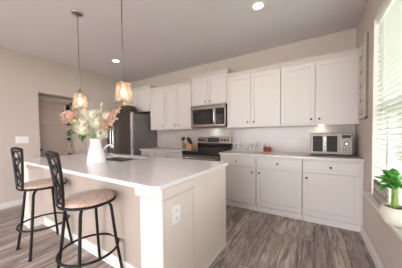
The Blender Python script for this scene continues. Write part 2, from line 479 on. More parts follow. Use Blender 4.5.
k = MB().lathe([(0.026, 0), (0.026, 0.006), (0.01, 0.012), (0.01, 0.035), (0.027, 0.045), (0.027, 0.065), (0.012, 0.073)], (xd + 0.042, DY0 + 0.06, 0.95), 16, rot=Matrix.Rotation(R(90), 3, 'Y'))
k.build('door_knob', M['knob'], d, smooth=True)
t = MB()
t.box(xd, xd + 0.02, DY1 + 0.006, DY1 + 0.06, 0, 2.0).box(xd, xd + 0.02, OY0, DY1 + 0.06, DTOP + 0.006, 2.0)
struct(t.build('trim_3', M['door'], bevel=0.003), 'taupe casing around the recessed panelled door', 'trim')

# backsplash
struct(MB().box(-3.40, XR, YB - 0.010, YB, 0.915, 1.42).build('trim_4', M['tile']), 'pale subway tile backsplash above the counter', 'backsplash')

# ------------------------------------------------------------------ exterior
tag(MB().box(-25, 30, -30, 25, -0.5, -0.4).build('lawn', M['grass']), 'green lawn outside the windows', 'lawn', kind='stuff')
struct(MB().box(XL - 1, 3.5, -11.5, YF - 0.2, -0.4, -0.12).build('bounce_patio', M['patio']), 'unseen pale concrete patio added outside the glass door to bounce daylight', 'patio')  # out of view, added pale to bounce daylight onto the ceiling
random.seed(5)
for i, (tx, ty, th, tr, lab) in enumerate(((2.05, 6.6, 6.6, 1.15, 'leafy green tree just outside, showing through the blind slats'), (3.6, 10.4, 7.5, 1.5, 'tall green tree farther out in the garden beyond the nearer tree'), (8.5, 0.5, 4.2, 1.4, 'small round garden tree out to the right of the house'))):
    root = thing('garden_tree', lab, 'tree')
    MB().tube([(tx, ty, -0.4), (tx + 0.03, ty, 0.6), (tx, ty, th * 0.6)], 0.12, 8, r1=0.06).build('trunk', M['block'], root, smooth=True)
    c = MB(); zlo = 0.9 if i < 2 else 1.8
    for k in range(34):
        zz = random.uniform(zlo, th); a = random.uniform(0, 6.28); rr = tr * 0.62 * math.sqrt(random.random())
        c.ball((tx + rr * math.cos(a), ty + rr * math.sin(a), zz), tr * random.uniform(.32, .48), 9)
    c.build('crown', M['hedge'], root, smooth=True)
    settle(root, (tx, ty, -0.4))

# ------------------------------------------------------------------ cabinets
def shaker(name, x0, x1, z0, z1, yf, m, parent, rail=0.055, t=0.02, axis='y'):
    """door whose face is at y = yf, looking towards -y"""
    b = MB()
    b.box(x0, x0 + rail, yf, yf + t, z0, z1).box(x1 - rail, x1, yf, yf + t, z0, z1)
    b.box(x0 + rail, x1 - rail, yf, yf + t, z0, z0 + rail).box(x0 + rail, x1 - rail, yf, yf + t, z1 - rail, z1)
    b.box(x0 + rail, x1 - rail, yf + 0.009, yf + t, z0 + rail, z1 - rail)
    return b.build(name, m, parent, bevel=0.0018)
def knob(x, z, yf, parent):
    return MB().lathe([(0.007, 0), (0.006, 0.012), (0.0135, 0.017), (0.0145, 0.024), (0.008, 0.029)], (x, yf, z), 14, rot=Matrix.Rotation(R(90), 3, 'X')).build('knob', M['knob'], parent, smooth=True)
def crown(x0, x1, z0, sl, sr, parent, yf=FU):
    prof = [(0.0, 0.0), (0.006, 0.0), (0.010, 0.012), (0.028, 0.030), (0.044, 0.052), (0.060, 0.056), (0.060, 0.070)]
    b = MB(); loops = []
    for o_, z in prof:
        loops.append(b.ring([(x0 - o_ * sl, YB - 0.002, z0 + z), (x0 - o_ * sl, yf + 0.02 - o_, z0 + z), (x1 + o_ * sr, yf + 0.02 - o_, z0 + z), (x1 + o_ * sr, YB - 0.002, z0 + z)]))
    b.skin(loops)
    return b.build('crown_moulding', M['white'], parent)
GU = 'white wall cabinets above the counter'
def upper(label, x0, x1, z0, z1, doors, crown_side, knobs, rail_=True):
    root = thing('wall_cabinet', label, 'cabinet', GU)
    MB().box(x0, x1, FU + 0.021, YB - 0.001, z0, z1).build('cabinet_body', M['white'], root, bevel=0.001)
    if rail_: MB().box(x0, x1, FU + 0.004, FU + 0.02, z0 - 0.012, z0 + 0.012).build('light_rail', M['white'], root)
    for (a, b), kx in zip(doors, knobs):
        d_ = shaker('door', a + 0.003, b - 0.003, z0 + 0.014, z1 - 0.03, FU, M['white'], root)
        if kx is not None: knob(kx, z0 + 0.075, FU, d_)
    crown(x0, x1, z1 - 0.025, *crown_side, root)
    settle(root, ((x0 + x1) / 2, YB, z0))
    return root
LOW, HIGH = 2.27, 2.365
upper('two-door white wall cabinet raised above the refrigerator', -4.38, -3.349, 1.80, HIGH, [(-4.36, -3.857), (-3.857, -3.352)], (1, 1), [-3.905, -3.81], False)
upper('narrow single-door white wall cabinet right of the refrigerator cabinet', -3.345, -2.897, 1.357, LOW, [(-3.345, -2.897)], (0, 0), [-2.945])
upper('two-door white wall cabinet between the narrow one and the microwave', -2.893, -2.154, 1.357, LOW, [(-2.893, -2.537), (-2.537, -2.154)], (0, 0), [-2.59, -2.485])
upper('raised two-door white wall cabinet directly over the microwave', -2.150, -1.368, 1.795, HIGH, [(-2.150, -1.765), (-1.765, -1.368)], (1, 1), [-1.82, -1.715], False)
upper('two-door white wall cabinet just right of the microwave', -1.364, -0.455, 1.357, LOW, [(-1.364, -0.925), (-0.925, -0.455)], (0, 0), [-0.978, -0.871])
upper('two-door white wall cabinet at the window end, over the toaster oven', -0.451, XR - 0.002, 1.357, LOW, [(-0.449, 0.010), (0.010, 0.500)], (0, 0), [-0.04, 0.06])

GB = 'white base cabinets under the back counter'
def basecab(label, x0, x1, kd, kdr, fill=0.0):
    root = thing('base_cabinet', label, 'cabinet', GB)
    MB().box(x0, x1, FB + 0.021, YB - 0.001, 0.105, 0.882).build('cabinet_body', M['white'], root)
    MB().box(x0, x1, FB + 0.075, FB + 0.095, 0.0, 0.105).build('toe_kick', M['white'], root)
    MB().box(x0, x1, FB + 0.060, FB + 0.0745, 0.0, 0.085).build('toe_moulding', M['trim'], root, bevel=0.004)
    xa, xb = x0 + 0.008, x1 - 0.008 - fill
    dr = shaker('drawer', xa, xb, 0.712, 0.858, FB, M['white'], root, rail=0.035)
    knob(kdr, 0.785, FB, dr)
    d_ = shaker('door', xa, xb, 0.13, 0.694, FB, M['white'], root)
    knob(kd, 0.628, FB, d_)
    settle(root, ((x0 + x1) / 2, YB, 0))
basecab('white base cabinet nearest the refrigerator, left of the range', -3.385, -2.95, -3.0, -3.165)
basecab('white base cabinet against the left side of the range', -2.946, -2.192, -2.245, -2.56)
basecab('white base cabinet against the right side of the range', -1.385, -0.768, -0.825, -1.078)
basecab('white base cabinet in the middle between range and window wall', -0.764, -0.137, -0.715, -0.455)
basecab('white base cabinet in the corner by the window wall, under the toaster oven', -0.133, XR - 0.002, -0.085, 0.18, 0.02)
tag(MB().box(-3.40, -2.190, FB - 0.03, YB - 0.011, 0.884, 0.914).build('countertop', M['quartz2'], bevel=0.005), 'pale countertop between refrigerator and range under the knife block', 'countertop')
tag(MB().box(-1.387, XR - 0.002, FB - 0.03, YB - 0.011, 0.884, 0.914).build('countertop', M['quartz2'], bevel=0.005), 'pale countertop right of the range under the toaster oven', 'countertop')

# ------------------------------------------------------------------ microwave
mw = thing('microwave_oven', 'stainless over-the-range microwave with dark window', 'microwave')
X0, X1, Z0, Z1, YM = -2.132, -1.372, 1.375, 1.788, YB - 0.40
MB().box(X0, X1, YM + 0.03, YB - 0.012, Z0, Z1).build('casing', M['black'], mw)
b = MB(); b.box(X0, X1, YM, YM + 0.03, Z1 - 0.075, Z1).box(X0, X1, YM, YM + 0.03, Z0, Z0 + 0.045).box(X0, X0 + 0.04, YM, YM + 0.03, Z0, Z1).box(X1 - 0.02, X1, YM, YM + 0.03, Z0, Z1).box(X0 + 0.525, X0 + 0.56, YM, YM + 0.03, Z0, Z1)
b.build('front_frame', M['steel'], mw, bevel=0.003)
wd = MB().box(X0 + 0.04, X0 + 0.525, YM + 0.004, YM + 0.03, Z0 + 0.045, Z1 - 0.075).build('door_glass', M['bglass'], mw)
MB().box(X0 + 0.09, X0 + 0.47, YM + 0.002, YM + 0.0045, Z0 + 0.085, Z1 - 0.12).build('window_mesh', M['ovenglass'], wd)
MB().tube(smoothpath([(X0 + 0.545, YM, Z0 + 0.06), (X0 + 0.545, YM - 0.04, Z0 + 0.085), (X0 + 0.545, YM - 0.045, Z0 + 0.2), (X0 + 0.545, YM - 0.04, Z1 - 0.105), (X0 + 0.545, YM, Z1 - 0.08)]), 0.011).build('handle', M['chrome'], mw, smooth=True)
cp = MB().box(X0 + 0.56, X1 - 0.02, YM + 0.003, YM + 0.03, Z0 + 0.045, Z1 - 0.075).build('control_panel', M['bglass'], mw)
kb = MB()
for i in range(5):
    for j in range(3): kb.box(X0 + 0.585 + j * 0.05, X0 + 0.615 + j * 0.05, YM + 0.001, YM + 0.0035, Z0 + 0.065 + i * 0.034, Z0 + 0.085 + i * 0.034)
kb.build('keypad', M['slot'], cp)
MB().box(X0 + 0.585, X1 - 0.04, YM + 0.001, YM + 0.0035, Z1 - 0.125, Z1 - 0.09).build('display', M['display'], cp)
vt = MB()
for i in range(30): vt.box(X0 + 0.05 + i * 0.022, X0 + 0.062 + i * 0.022, YM - 0.001, YM + 0.002, Z1 - 0.022, Z1 - 0.01)
vt.build('vent_grille', M['slot'], mw)
settle(mw, ((X0 + X1) / 2, YB, Z0))
# cooktop lamp of the microwave
def arealamp(name, loc, power, size, color=(1, 0.93, 0.84), parent=None, shape='DISK', rot=(0, 0, 0), spread=170):
    l = bpy.data.lights.new(name, 'AREA'); l.shape = shape; l.size = size; l.energy = power; l.color = color; l.spread = R(spread)
    o = bpy.data.objects.new(name, l); COL.objects.link(o); o.location = loc; o.rotation_euler = rot
    if parent: o.parent = parent
    return o
arealamp('cooktop_lamp', (-1.75, YB - 0.12, 1.372), 0.2, 0.07, (0.9, 0.95, 1.0))

# ------------------------------------------------------------------ range
rg = thing('range', 'stainless electric range with black glass top between base cabinets', 'range')
X0, X1 = -2.184, -1.393
YR = FB - 0.02
MB().box(X0, X1, YR + 0.03, YB - 0.02, 0.04, 0.905).build('body', M['black'], rg)
b = MB(); b.box(X0 - 0.0, X1 + 0.0, YR - 0.015, YB - 0.075, 0.905, 0.920)
ct = b.build('cooktop', M['bglass'], rg, bevel=0.004)
for cx, cy, r in ((-1.98, 3.02, .10), (-1.60, 3.02, .085), (-1.98, 3.27, .08), (-1.60, 3.27, .10)):
    MB().tube([(cx + r * math.cos(a * math.pi / 12), cy + r * math.sin(a * math.pi / 12), 0.9203) for a in range(24)], 0.002, 4, True).build('burner_ring', M['slot'], ct)
b = MB(); b.box(X0 + 0.005, X1 - 0.005, YR, YR + 0.03, 0.29, 0.838)
dr = b.build('oven_door', M['steel'], rg, bevel=0.004)
MB().box(X0 + 0.1, X1 - 0.1, YR - 0.003, YR + 0.01, 0.38, 0.69).build('door_window', M['bglass'], dr)
h_ = MB().cyl((X0 + 0.05, YR - 0.05, 0.795), (X1 - 0.05, YR - 0.05, 0.795), 0.013)
for x in (X0 + 0.09, X1 - 0.09): h_.cyl((x, YR + 0.01, 0.795), (x, YR - 0.05, 0.795), 0.009)
h_.build('handle', M['chrome'], dr, smooth=True)
MB().box(X0 + 0.002, X1 - 0.002, YR - 0.004, YR + 0.03, 0.845, 0.905).build('top_trim', M['black'], rg, bevel=0.002)
MB().box(X0 + 0.005, X1 - 0.005, YR, YR + 0.03, 0.07, 0.275).build('storage_drawer', M['steel'], rg, bevel=0.004)
MB().box(X0, X1, YB - 0.075, YB - 0.012, 0.905, 1.045).build('backguard_base', M['bglass'], rg)
b = MB()
lp = []
for x in (X0, X1): lp.append(b.ring([(x, YB - 0.085, 1.04), (x, YB - 0.065, 1.175), (x, YB - 0.012, 1.18), (x, YB - 0.012, 1.04)]))
b.skin(lp)
bgd = b.build('backguard', M['steel'], rg, bevel=0.003)
qt = Matrix.Rotation(R(8.4), 3, 'X')
MB().box(-1.93, -1.66, YB - 0.079, YB - 0.070, 1.062, 1.152, rot=Matrix.Rotation(R(-8.4), 3, 'X')).build('display', M['display'], bgd)
for x in (-2.13, -2.065, -2.0, -1.60, -1.53, -1.46):
    MB().lathe([(0.024, -0.003), (0.024, 0.012), (0.019, 0.028), (0.008, 0.03)], (x, YB - 0.077, 1.105), 14, rot=Matrix.Rotation(R(82), 3, 'X')).build('control_knob', M['black'], bgd, smooth=True)
settle(rg, ((X0 + X1) / 2, YB, 0.04)); rg.location.z = 0.04
for x in (X0 + .05, X1 - .05):
    for y in (YR + .08, YB - .08): MB().cyl((x - (X0 + X1) / 2, y - YB, -0.04), (x - (X0 + X1) / 2, y - YB, 0.0), 0.02).build('levelling_foot', M['black'], rg)

# ------------------------------------------------------------------ refrigerator
fr = thing('refrigerator', 'stainless french-door refrigerator with grey side in the corner', 'refrigerator')
X0, X1, Y0, ZT = -4.372, -3.456, 2.66, 1.745
MB().box(X0, X1, Y0 + 0.075, YB - 0.03, 0.03, ZT - 0.02).build('case', M['side'], fr, bevel=0.004)
xm = (X0 + X1) / 2 - 0.14
xm = -4.085
hz = 0.72
dl = MB().box(X0, xm - 0.004, Y0, Y0 + 0.07, hz, ZT).build('left_door', M['steeld'], fr, bevel=0.012)
dr = MB().box(xm + 0.004, X1, Y0, Y0 + 0.07, hz, ZT).build('right_door', M['steeld'], fr, bevel=0.012)
MB().box(X1 - 0.001, X1 + 0.003, Y0 + 0.010, Y0 + 0.062, hz + 0.02, ZT - 0.02).build('edge_highlight', M['chrome'], dr)  # bright strip added for the highlight along the door edge
dz = MB().box(X0, X1, Y0, Y0 + 0.07, 0.06, hz - 0.012).build('freezer_drawer', M['steeld'], fr, bevel=0.012)
for x, par in ((xm - 0.05, dl), (xm + 0.05, dr)):
    MB().tube(smoothpath([(x, Y0 + 0.01, 0.80), (x, Y0 - 0.045, 0.84), (x, Y0 - 0.055, 1.1), (x, Y0 - 0.045, 1.38), (x, Y0 + 0.01, 1.42)]), 0.013).build('handle', M['chrome'], par, smooth=True)
MB().tube(smoothpath([(X0 + .1, Y0 + 0.01, 0.63), (X0 + .13, Y0 - 0.05, 0.63), (X1 - .13, Y0 - 0.05, 0.63), (X1 - .1, Y0 + 0.01, 0.63)]), 0.013).build('handle', M['chrome'], dz, smooth=True)
MB().box(X1 - 0.10, X1 - 0.02, Y0 + 0.02, Y0 + 0.12, ZT - 0.02, ZT + 0.012).build('hinge_cover', M['side'], fr, bevel=0.004)
MB().box(X0 + 0.02, X1 - 0.02, Y0 + 0.09, YB - 0.05, 0.0, 0.03).build('base_grille', M['black'], fr)
settle(fr, ((X0 + X1) / 2, YB, 0))
# basket and greenery on top
bk = MB()
cx, cy, z0 = -3.87, 2.90, ZT + 0.013 - 0.013
prof = [(0.15, 0.0), (0.205, 0.02), (0.232, 0.12), (0.228, 0.175), (0.20, 0.20), (0.14, 0.212), (0.05, 0.215)]
bk.lathe(prof, (cx, cy, ZT - 0.02 + 0.001), 28, sy=0.7)
o = bk.build('basket', M['wicker'], smooth=True)
tag(settle(o, (cx, cy, ZT - 0.019)), 'dark brown lidded wicker basket on top of the refrigerator', 'basket')
g = MB(); random.seed(3)
gc = Vector((-3.57, 2.86, ZT + 0.012))
for i in range(46):
    a = random.uniform(0, 6.28); e_ = random.uniform(0.25, 1.3)
    dvec = Vector((math.cos(a) * math.cos(e_) * 1.15, math.sin(a) * math.cos(e_) * 0.8, math.sin(e_) * 0.75))
    s0 = gc + dvec * random.uniform(0.0, 0.06); g.leafblade(s0, s0 + dvec * random.uniform(0.05, 0.08), 0.03, n=3)
g.ball(gc + Vector((0, 0, 0.025)), 0.05, 10, (1.2, 1, 0.75))
o = g.build('artificial_greenery', M['leafdark'])
tag(settle(o, (gc.x, gc.y, ZT - 0.019)), 'clump of dark leafy greenery beside the basket on the refrigerator', 'artificial plant')

# ------------------------------------------------------------------ island
isl = thing('kitchen_island', 'long white and greige kitchen island body with corner posts', 'kitchen island')
IX0, IX1 = -3.42, -0.838
MB().box(IX0 + 0.03, IX1, 1.02, 1.18, 0, 0.882).build('back_panel', M['island'], isl)
b = MB()
SX0, SX1, SY0, SY1 = -2.72, -1.93, 1.33, 1.83
b.box(IX0 + 0.03, SX0, 1.18, 1.865, 0, 0.882).box(SX1, IX1, 1.18, 1.865, 0, 0.882).box(SX0, SX1, 1.18, SY0, 0, 0.882).box(SX0, SX1, SY0, 1.865, 0, 0.62).box(SX0, SX1, SY1, 1.865, 0.62, 0.882)
b.build('cabinet_body', M['islandwhite'], isl)
for (a, b_) in ((-1.045, -0.832), (-3.45, -3.237)):
    MB().box(a, b_, 0.865, 1.222, 0, 0.882).build('post', M['islandwhite'], isl, bevel=0.003)
    c = MB(); lp = []
    for o_, z in ((0.004, 0.800), (0.008, 0.800), (0.020, 0.815), (0.022, 0.835), (0.024, 0.883)):
        lp.append(c.ring([(a - o_, 0.865 - o_, z), (b_ + o_, 0.865 - o_, z), (b_ + o_, 1.222 + o_ * 0.2, z), (a - o_, 1.222 + o_ * 0.2, z)]))
    c.skin(lp); c.build('post_cap', M['islandwhite'], isl)
    c = MB().box(a - 0.012, b_ + 0.012 if a < -2 else b_, 0.853, 0.865, 0, 0.105)
    if a < -2: c.box(b_, b_ + 0.012, 0.865, 1.02, 0, 0.105)
    else: c.box(a - 0.012, a, 0.865, 1.02, 0, 0.105)
    c.build('post_plinth', M['trim'], isl, bevel=0.003)
MB().box(-3.22, -1.06, 1.006, 1.02, 0, 0.105).box(-3.22, -1.06, 0.998, 1.006, 0, 0.03).build('baseboard', M['trim'], isl, bevel=0.003)
MB().box(IX1, IX1 + 0.006, 1.225, 1.865, 0, 0.882).build('end_panel', M['islandwhite'], isl)
MB().box(-0.832, -0.824, 0.865, 1.868, 0, 0.022).build('shoe_moulding', M['trim'], isl)
for i in range(5):
    xa = -3.38 + i * 0.505
    dd = MB().box(xa + 0.004, xa + 0.5, 1.8655, 1.884, 0.12, 0.70).build('door', M['islandwhite'], isl, bevel=0.002)
    MB().box(xa + 0.004, xa + 0.5, 1.8655, 1.884, 0.715, 0.865).build('drawer', M['islandwhite'], isl, bevel=0.002)
settle(isl, (-2.13, 1.4, 0))
# outlet on island end
ol = thing('wall_outlet', 'white duplex outlet on the end post of the island', 'outlet')
MB().box(-0.8325 + 0.0008, -0.826, 0.960, 1.045, 0.606, 0.730).build('cover_plate', M['outlet'], ol, bevel=0.002)
for z in (0.640, 0.696):
    s_ = MB().lathe([(0.019, 0), (0.018, 0.003)], (-0.826, 1.0025, z), 16, rot=Matrix.Rotation(R(90), 3, 'Y')).build('socket', M['outlet'], ol)
    sl = MB()
    for y in (0.995, 1.010): sl.box(-0.8232, -0.8222, y - 0.0012, y + 0.0012, z - 0.002, z + 0.009)
    sl.box(-0.8232, -0.8222, 0.9998, 1.0052, z - 0.012, z - 0.007)
    sl.build('slots', M['slot'], s_)
settle(ol, (-0.832, 1.0025, 0.606))

# island countertop with sink cut-out
def slab(x0, x1, y0, y1, z0, z1, rad, hole=None, hr=0.03):
    bm = bmesh.new()
    def rr(x0, x1, y0, y1, r, n=6):
        out = []
        for cx, cy, a0 in ((x1 - r, y1 - r, 0), (x0 + r, y1 - r, 90), (x0 + r, y0 + r, 180), (x1 - r, y0 + r, 270)):
            for k in range(n + 1):
                a = R(a0 + 90 * k / n); out.append((cx + r * math.cos(a), cy + r * math.sin(a)))
        return out
    edges = []
    for pts in (rr(x0, x1, y0, y1, rad),) + ((rr(*hole, hr),) if hole else ()):
        vs_ = [bm.verts.new((x, y, z0)) for x, y in pts]
        for i in range(len(vs_)): edges.append(bm.edges.new((vs_[i], vs_[(i + 1) % len(vs_)])))
    bmesh.ops.triangle_fill(bm, use_beauty=True, use_dissolve=False, edges=edges)
    r_ = bmesh.ops.extrude_face_region(bm, geom=bm.faces[:])
    for v in [g for g in r_['geom'] if isinstance(g, bmesh.types.BMVert)]: v.co.z = z1
    m = MB(); m.bm.free(); m.bm = bm
    return m
ctop = slab(-3.49, -0.813, 0.797, 1.925, 0.884, 0.914, 0.045, (-2.68, -1.97, 1.37, 1.79)).build('countertop', M['quartz'], bevel=0.005)
tag(ctop, 'large white quartz island countertop with the sink opening', 'countertop')
# sink
sk = MB()
def basin(x0, x1, y0, y1, zt, zb):
    lo = []
    for ins, z in ((-0.012, zt), (0.0, zt), (0.004, zb + 0.03), (0.03, zb)):
        lo.append(sk.ring([(x0 + ins, y0 + ins, z), (x1 - ins, y0 + ins, z), (x1 - ins, y1 - ins, z), (x0 + ins, y1 - ins, z)]))
    sk.skin(lo, True, False, True)
basin(-2.675, -2.335, 1.375, 1.785, 0.882, 0.70)
basin(-2.315, -1.975, 1.375, 1.785, 0.882, 0.70)
so = sk.build('sink', M['steelin'], solid=0.003, recalc=False)
so.data.update()
for cx in (-2.505, -2.145):
    MB().lathe([(0.042, 0), (0.042, 0.004), (0.03, 0.005), (0.012, 0.002)], (cx, 1.60, 0.703), 20).build('drain', M['chrome'], so, smooth=True)
tag(settle(so, (-2.325, 1.58, 0.70)), 'stainless double-bowl undermount sink in the island', 'sink')
fc = thing('faucet', 'white curved single-handle faucet behind the vase at the sink', 'faucet')
MB().lathe([(0.028, 0), (0.028, 0.01), (0.02, 0.02), (0.018, 0.07), (0.015, 0.075)], (-2.30, 1.325, 0.914), 20).build('base', M['enamel'], fc, smooth=True)
MB().tube(smoothpath([(-2.30, 1.325, 0.98), (-2.30, 1.335, 1.02), (-2.298, 1.37, 1.07), (-2.295, 1.42, 1.105), (-2.292, 1.455, 1.10), (-2.29, 1.465, 1.07)]), 0.012, 10, r1=0.014).build('spout', M['enamel'], fc, smooth=True)
MB().tube([(-2.318, 1.325, 0.965), (-2.35, 1.32, 0.985), (-2.385, 1.315, 1.0)], 0.006, 8).build('handle', M['enamel'], fc, smooth=True)
settle(fc, (-2.30, 1.325, 0.914))

# ------------------------------------------------------------------ pendants
def pendant(x, y, label):
    root = thing('pendant_lamp', label, 'pendant light', 'glass pendant lamps over the island')
    MB().lathe([(0.062, 0), (0.062, -0.012), (0.05, -0.022), (0.012, -0.028)], (0, 0, H), 24).build('canopy', M['nickel'], root, smooth=True)
    MB().cyl((0, 0, 1.79), (0, 0, H - 0.025), 0.0055).build('rod', M['nickel'], root, smooth=True)
    MB().lathe([(0.008, 0.05), (0.014, 0.045), (0.016, 0.02), (0.030, 0.012), (0.034, 0.0), (0.034, -0.012), (0.020, -0.016), (0.018, -0.05)], (0, 0, 1.765), 20).build('socket_cap', M['nickel'], root, smooth=True)
    MB().lathe([(0.032, 1.757), (0.054, 1.752), (0.066, 1.738), (0.071, 1.70), (0.076, 1.65), (0.082, 1.59), (0.087, 1.545)], (0, 0, 0), 40, False, False, rib=0.006).build('glass_shade', M['shade'], root, smooth=True, solid=0.002)
    b_ = MB().lathe([(0.010, 1.715), (0.013, 1.705), (0.022, 1.68), (0.029, 1.655), (0.030, 1.635), (0.022, 1.61), (0.008, 1.60)], (0, 0, 0), 18).build('bulb', M['bulb'], root, smooth=True)
    f_ = MB()
    for k in range(6):
        a = k * math.pi / 3
        f_.tube([(0.004 * math.cos(a), 0.004 * math.sin(a), 1.70), (0.013 * math.cos(a), 0.013 * math.sin(a), 1.655), (0.004 * math.cos(a), 0.004 * math.sin(a), 1.62)], 0.0016, 5)
    f_.build('filament', M['fil'], b_)
    l = bpy.data.lights.new('pendant_light', 'POINT'); l.energy = BULB_POWER; l.color = (1, 0.88, 0.72); l.shadow_soft_size = 0.028
    o = bpy.data.objects.new('bulb_light', l); COL.objects.link(o); o.parent = root; o.location = (0, 0, 1.652)
    settle(root, (0, 0, H)); root.location = (x, y, H)
    return root
pendant(-2.487, 1.179, 'clear glass pendant lamp with glowing bulb, the one nearer the panelled door')
pendant(-1.630, 1.179, 'clear glass pendant lamp with glowing bulb, the one in front of the refrigerator')

# ------------------------------------------------------------------ recessed lights
def can(x, y, label, grp=None):
    root = thing('recessed_light', label, 'ceiling light', grp)
    MB().lathe([(0.055, -0.0025), (0.078, -0.0045), (0.085, 0.0), (0.078, 0.0005)], (0, 0, H - 0.0006), 28, False, False).build('trim_ring', M['trim'], root, smooth=True)
    MB().lathe([(0.058, -0.0012), (0.058, -0.003)], (0, 0, H), 28).build('lens', M['lens'], root)
    l = arealamp('can_lamp', (0, 0, H - 0.006), CAN_POWER, 0.11, (1, 0.89, 0.78), root)
    settle(root, (0, 0, H)); root.location = (x, y, H)
can(-0.575, 2.258, 'lit recessed ceiling light in front of the right-hand wall cabinets')
can(-3.445, 2.334, 'lit recessed ceiling light near the refrigerator cabinet')
for x, y in ((-0.6, -0.7), (-3.4, -0.7), (-2.0, -2.4)):  # unseen ceiling lights, added as fill for the kitchen
    can(x, y, 'unseen recessed ceiling light added behind the viewer as fill light', 'added fill lights behind the viewer')

# ------------------------------------------------------------------ bar stools
def stool(x, y, rot_legs, rot_seat, label, lean=0.040):
    root = thing('bar_stool', label, 'bar stool', 'bronze bar stools at the island')
    Rl = Matrix.Rotation(rot_legs, 3, 'Z'); Rs = Matrix.Rotation(rot_seat, 3, 'Z')
    for a, b in ((-1, -1), (1, -1), (-1, 1), (1, 1)):
        pts = [Rl @ Vector(p_) for p_ in ((a * 0.05, b * 0.05, 0.666), (a * 0.095, b * 0.095, 0.662), (a * 0.120, b * 0.120, 0.632), (a * 0.128, b * 0.128, 0.56), (a * 0.150, b * 0.150, 0.30), (a * 0.183, b * 0.183, 0.006))]
        MB().tube(smoothpath(pts, 5), 0.0125, 8).cyl(Rl @ Vector((a * 0.1825, b * 0.1825, 0.016)), Rl @ Vector((a * 0.184, b * 0.184, 0.0)), 0.016).build('leg', M['bronze'], root, smooth=True)
    r_ = 0.220
    MB().tube([(r_ * math.cos(t_ * math.pi / 20), r_ * math.sin(t_ * math.pi / 20), 0.280) for t_ in range(40)], 0.010, 8, True).build('foot_ring', M['bronze'], root, smooth=True)
    MB().lathe([(0.085, 0.664), (0.09, 0.670), (0.09, 0.679)], (0, 0, 0), 20).build('swivel_plate', M['bronze'], root)
    MB().lathe([(0.10, 0.679), (0.204, 0.679), (0.211, 0.684), (0.211, 0.691), (0.204, 0.698), (0.10, 0.698)], (0, 0, 0), 40).build('seat_frame', M['bronze'], root, smooth=True)
    MB().lathe([(0.19, 0.696), (0.203, 0.704), (0.200, 0.717), (0.18, 0.728), (0.12, 0.735), (0.05, 0.738), (0.004, 0.738)], (0, 0, 0), 40).build('seat_cushion', M['seat'], root, smooth=True)
    # back: two straight posts leaning back, crest rail, scrolls between
    def bp(u, h):  # u in -1..1 across, h in 0..1 up
        hw = 0.058 + 0.060 * h
        return Rs @ Vector((u * hw, -0.196 - lean * h * h - 0.010 * (1 - u * u), 0.690 + 0.412 * h))
    for sgn in (-1, 1):
        MB().tube([bp(sgn, h / 10) for h in range(11)], 0.0115, 8).build('back_post', M['bronze'], root, smooth=True)
    cr = MB().tube([bp(u / 8, 1 + 0.025 * (1 - (u / 8) ** 2)) for u in range(-8, 9)], 0.010, 8, sq=1.4)
    cr.tube([bp(u / 8, 0.955) for u in range(-8, 9)], 0.009, 8)
    cr.build('crest_rail', M['bronze'], root, smooth=True)
    MB().tube([bp(u / 8, 0.09) for u in range(-8, 9)], 0.009, 8).build('lower_rail', M['bronze'], root, smooth=True)
    sc = MB()
    def spiral(cu, ch, ru, rh, a0, turns, dr=1):
        return [bp(cu + ru * (1 - 0.75 * k / 18) * math.cos(a0 + dr * turns * 6.283 * k / 18), ch + rh * (1 - 0.75 * k / 18) * math.sin(a0 + dr * turns * 6.283 * k / 18)) for k in range(19)]
    for sgn in (-1, 1):
        sc.tube(smoothpath([bp(sgn * v, h) for v, h in ((0.05, 0.10), (0.55, 0.22), (0.62, 0.36), (0.2, 0.47), (-0.05, 0.52), (0.2, 0.60), (0.62, 0.70), (0.55, 0.86), (0.05, 0.95))], 4), 0.0065, 6)
        sc.tube(spiral(sgn * 0.40, 0.30, 0.32, 0.085, 0 if sgn > 0 else math.pi, 1.2, sgn), 0.0055, 6)
        sc.tube(spiral(sgn * 0.38, 0.76, 0.32, 0.085, 0 if sgn > 0 else math.pi, 1.2, -sgn), 0.0055, 6)
    for (u0, h0, u1, h1) in ((0, .50, .45, .56), (0, .50, -.45, .56), (0, .52, 0, .68), (0, .50, .4, .42), (0, .50, -.4, .42), (0, .5, 0, .36)):
        sc.leafblade(bp(u0, h0), bp(u1, h1), 0.026, up=Rs @ Vector((0, 1, 0)), sag=0.05, n=4)
    sc.build('scrollwork', M['bronze'], root, smooth=True)
    root.location = (x, y, 0)
stool(-1.615, 0.806, 0.0, R(-5), 'dark bronze bar stool with tan seat nearest the viewer')
stool(-2.560, 0.808, 0.0, R(4), 'dark bronze bar stool with tan seat by the left wall side, the farther one', 0.012)

# ------------------------------------------------------------------ vase and flowers
VC = Vector((-2.16, 1.18, 0.9142))
v = MB()
v.lathe([(0.100, 0.0), (0.104, 0.012), (0.099, 0.03), (0.082, 0.12), (0.062, 0.20), (0.055, 0.235), (0.058, 0.262), (0.070, 0.280), (0.066, 0.280), (0.054, 0.262), (0.051, 0.235), (0.058, 0.20), (0.078, 0.12), (0.094, 0.03), (0.09, 0.01)], VC, 32, True, True)
vase = v.build('pitcher_vase', M['enamel'], smooth=True)
hd = Vector((0.8, 0.6, 0)).normalized()
hd = Vector((-0.90, 0.44, 0)).normalized()
MB().tube(smoothpath([VC + hd * 0.064 + Vector((0, 0, 0.25)), VC + hd * 0.11 + Vector((0, 0, 0.255)), VC + hd * 0.135 + Vector((0, 0, 0.2)), VC + hd * 0.125 + Vector((0, 0, 0.13)), VC + hd * 0.088 + Vector((0, 0, 0.09))]), 0.008, 8).build('handle', M['enamel'], vase, smooth=True)
tag(settle(vase, VC), 'white enamel pitcher full of flowers on the island countertop', 'vase')

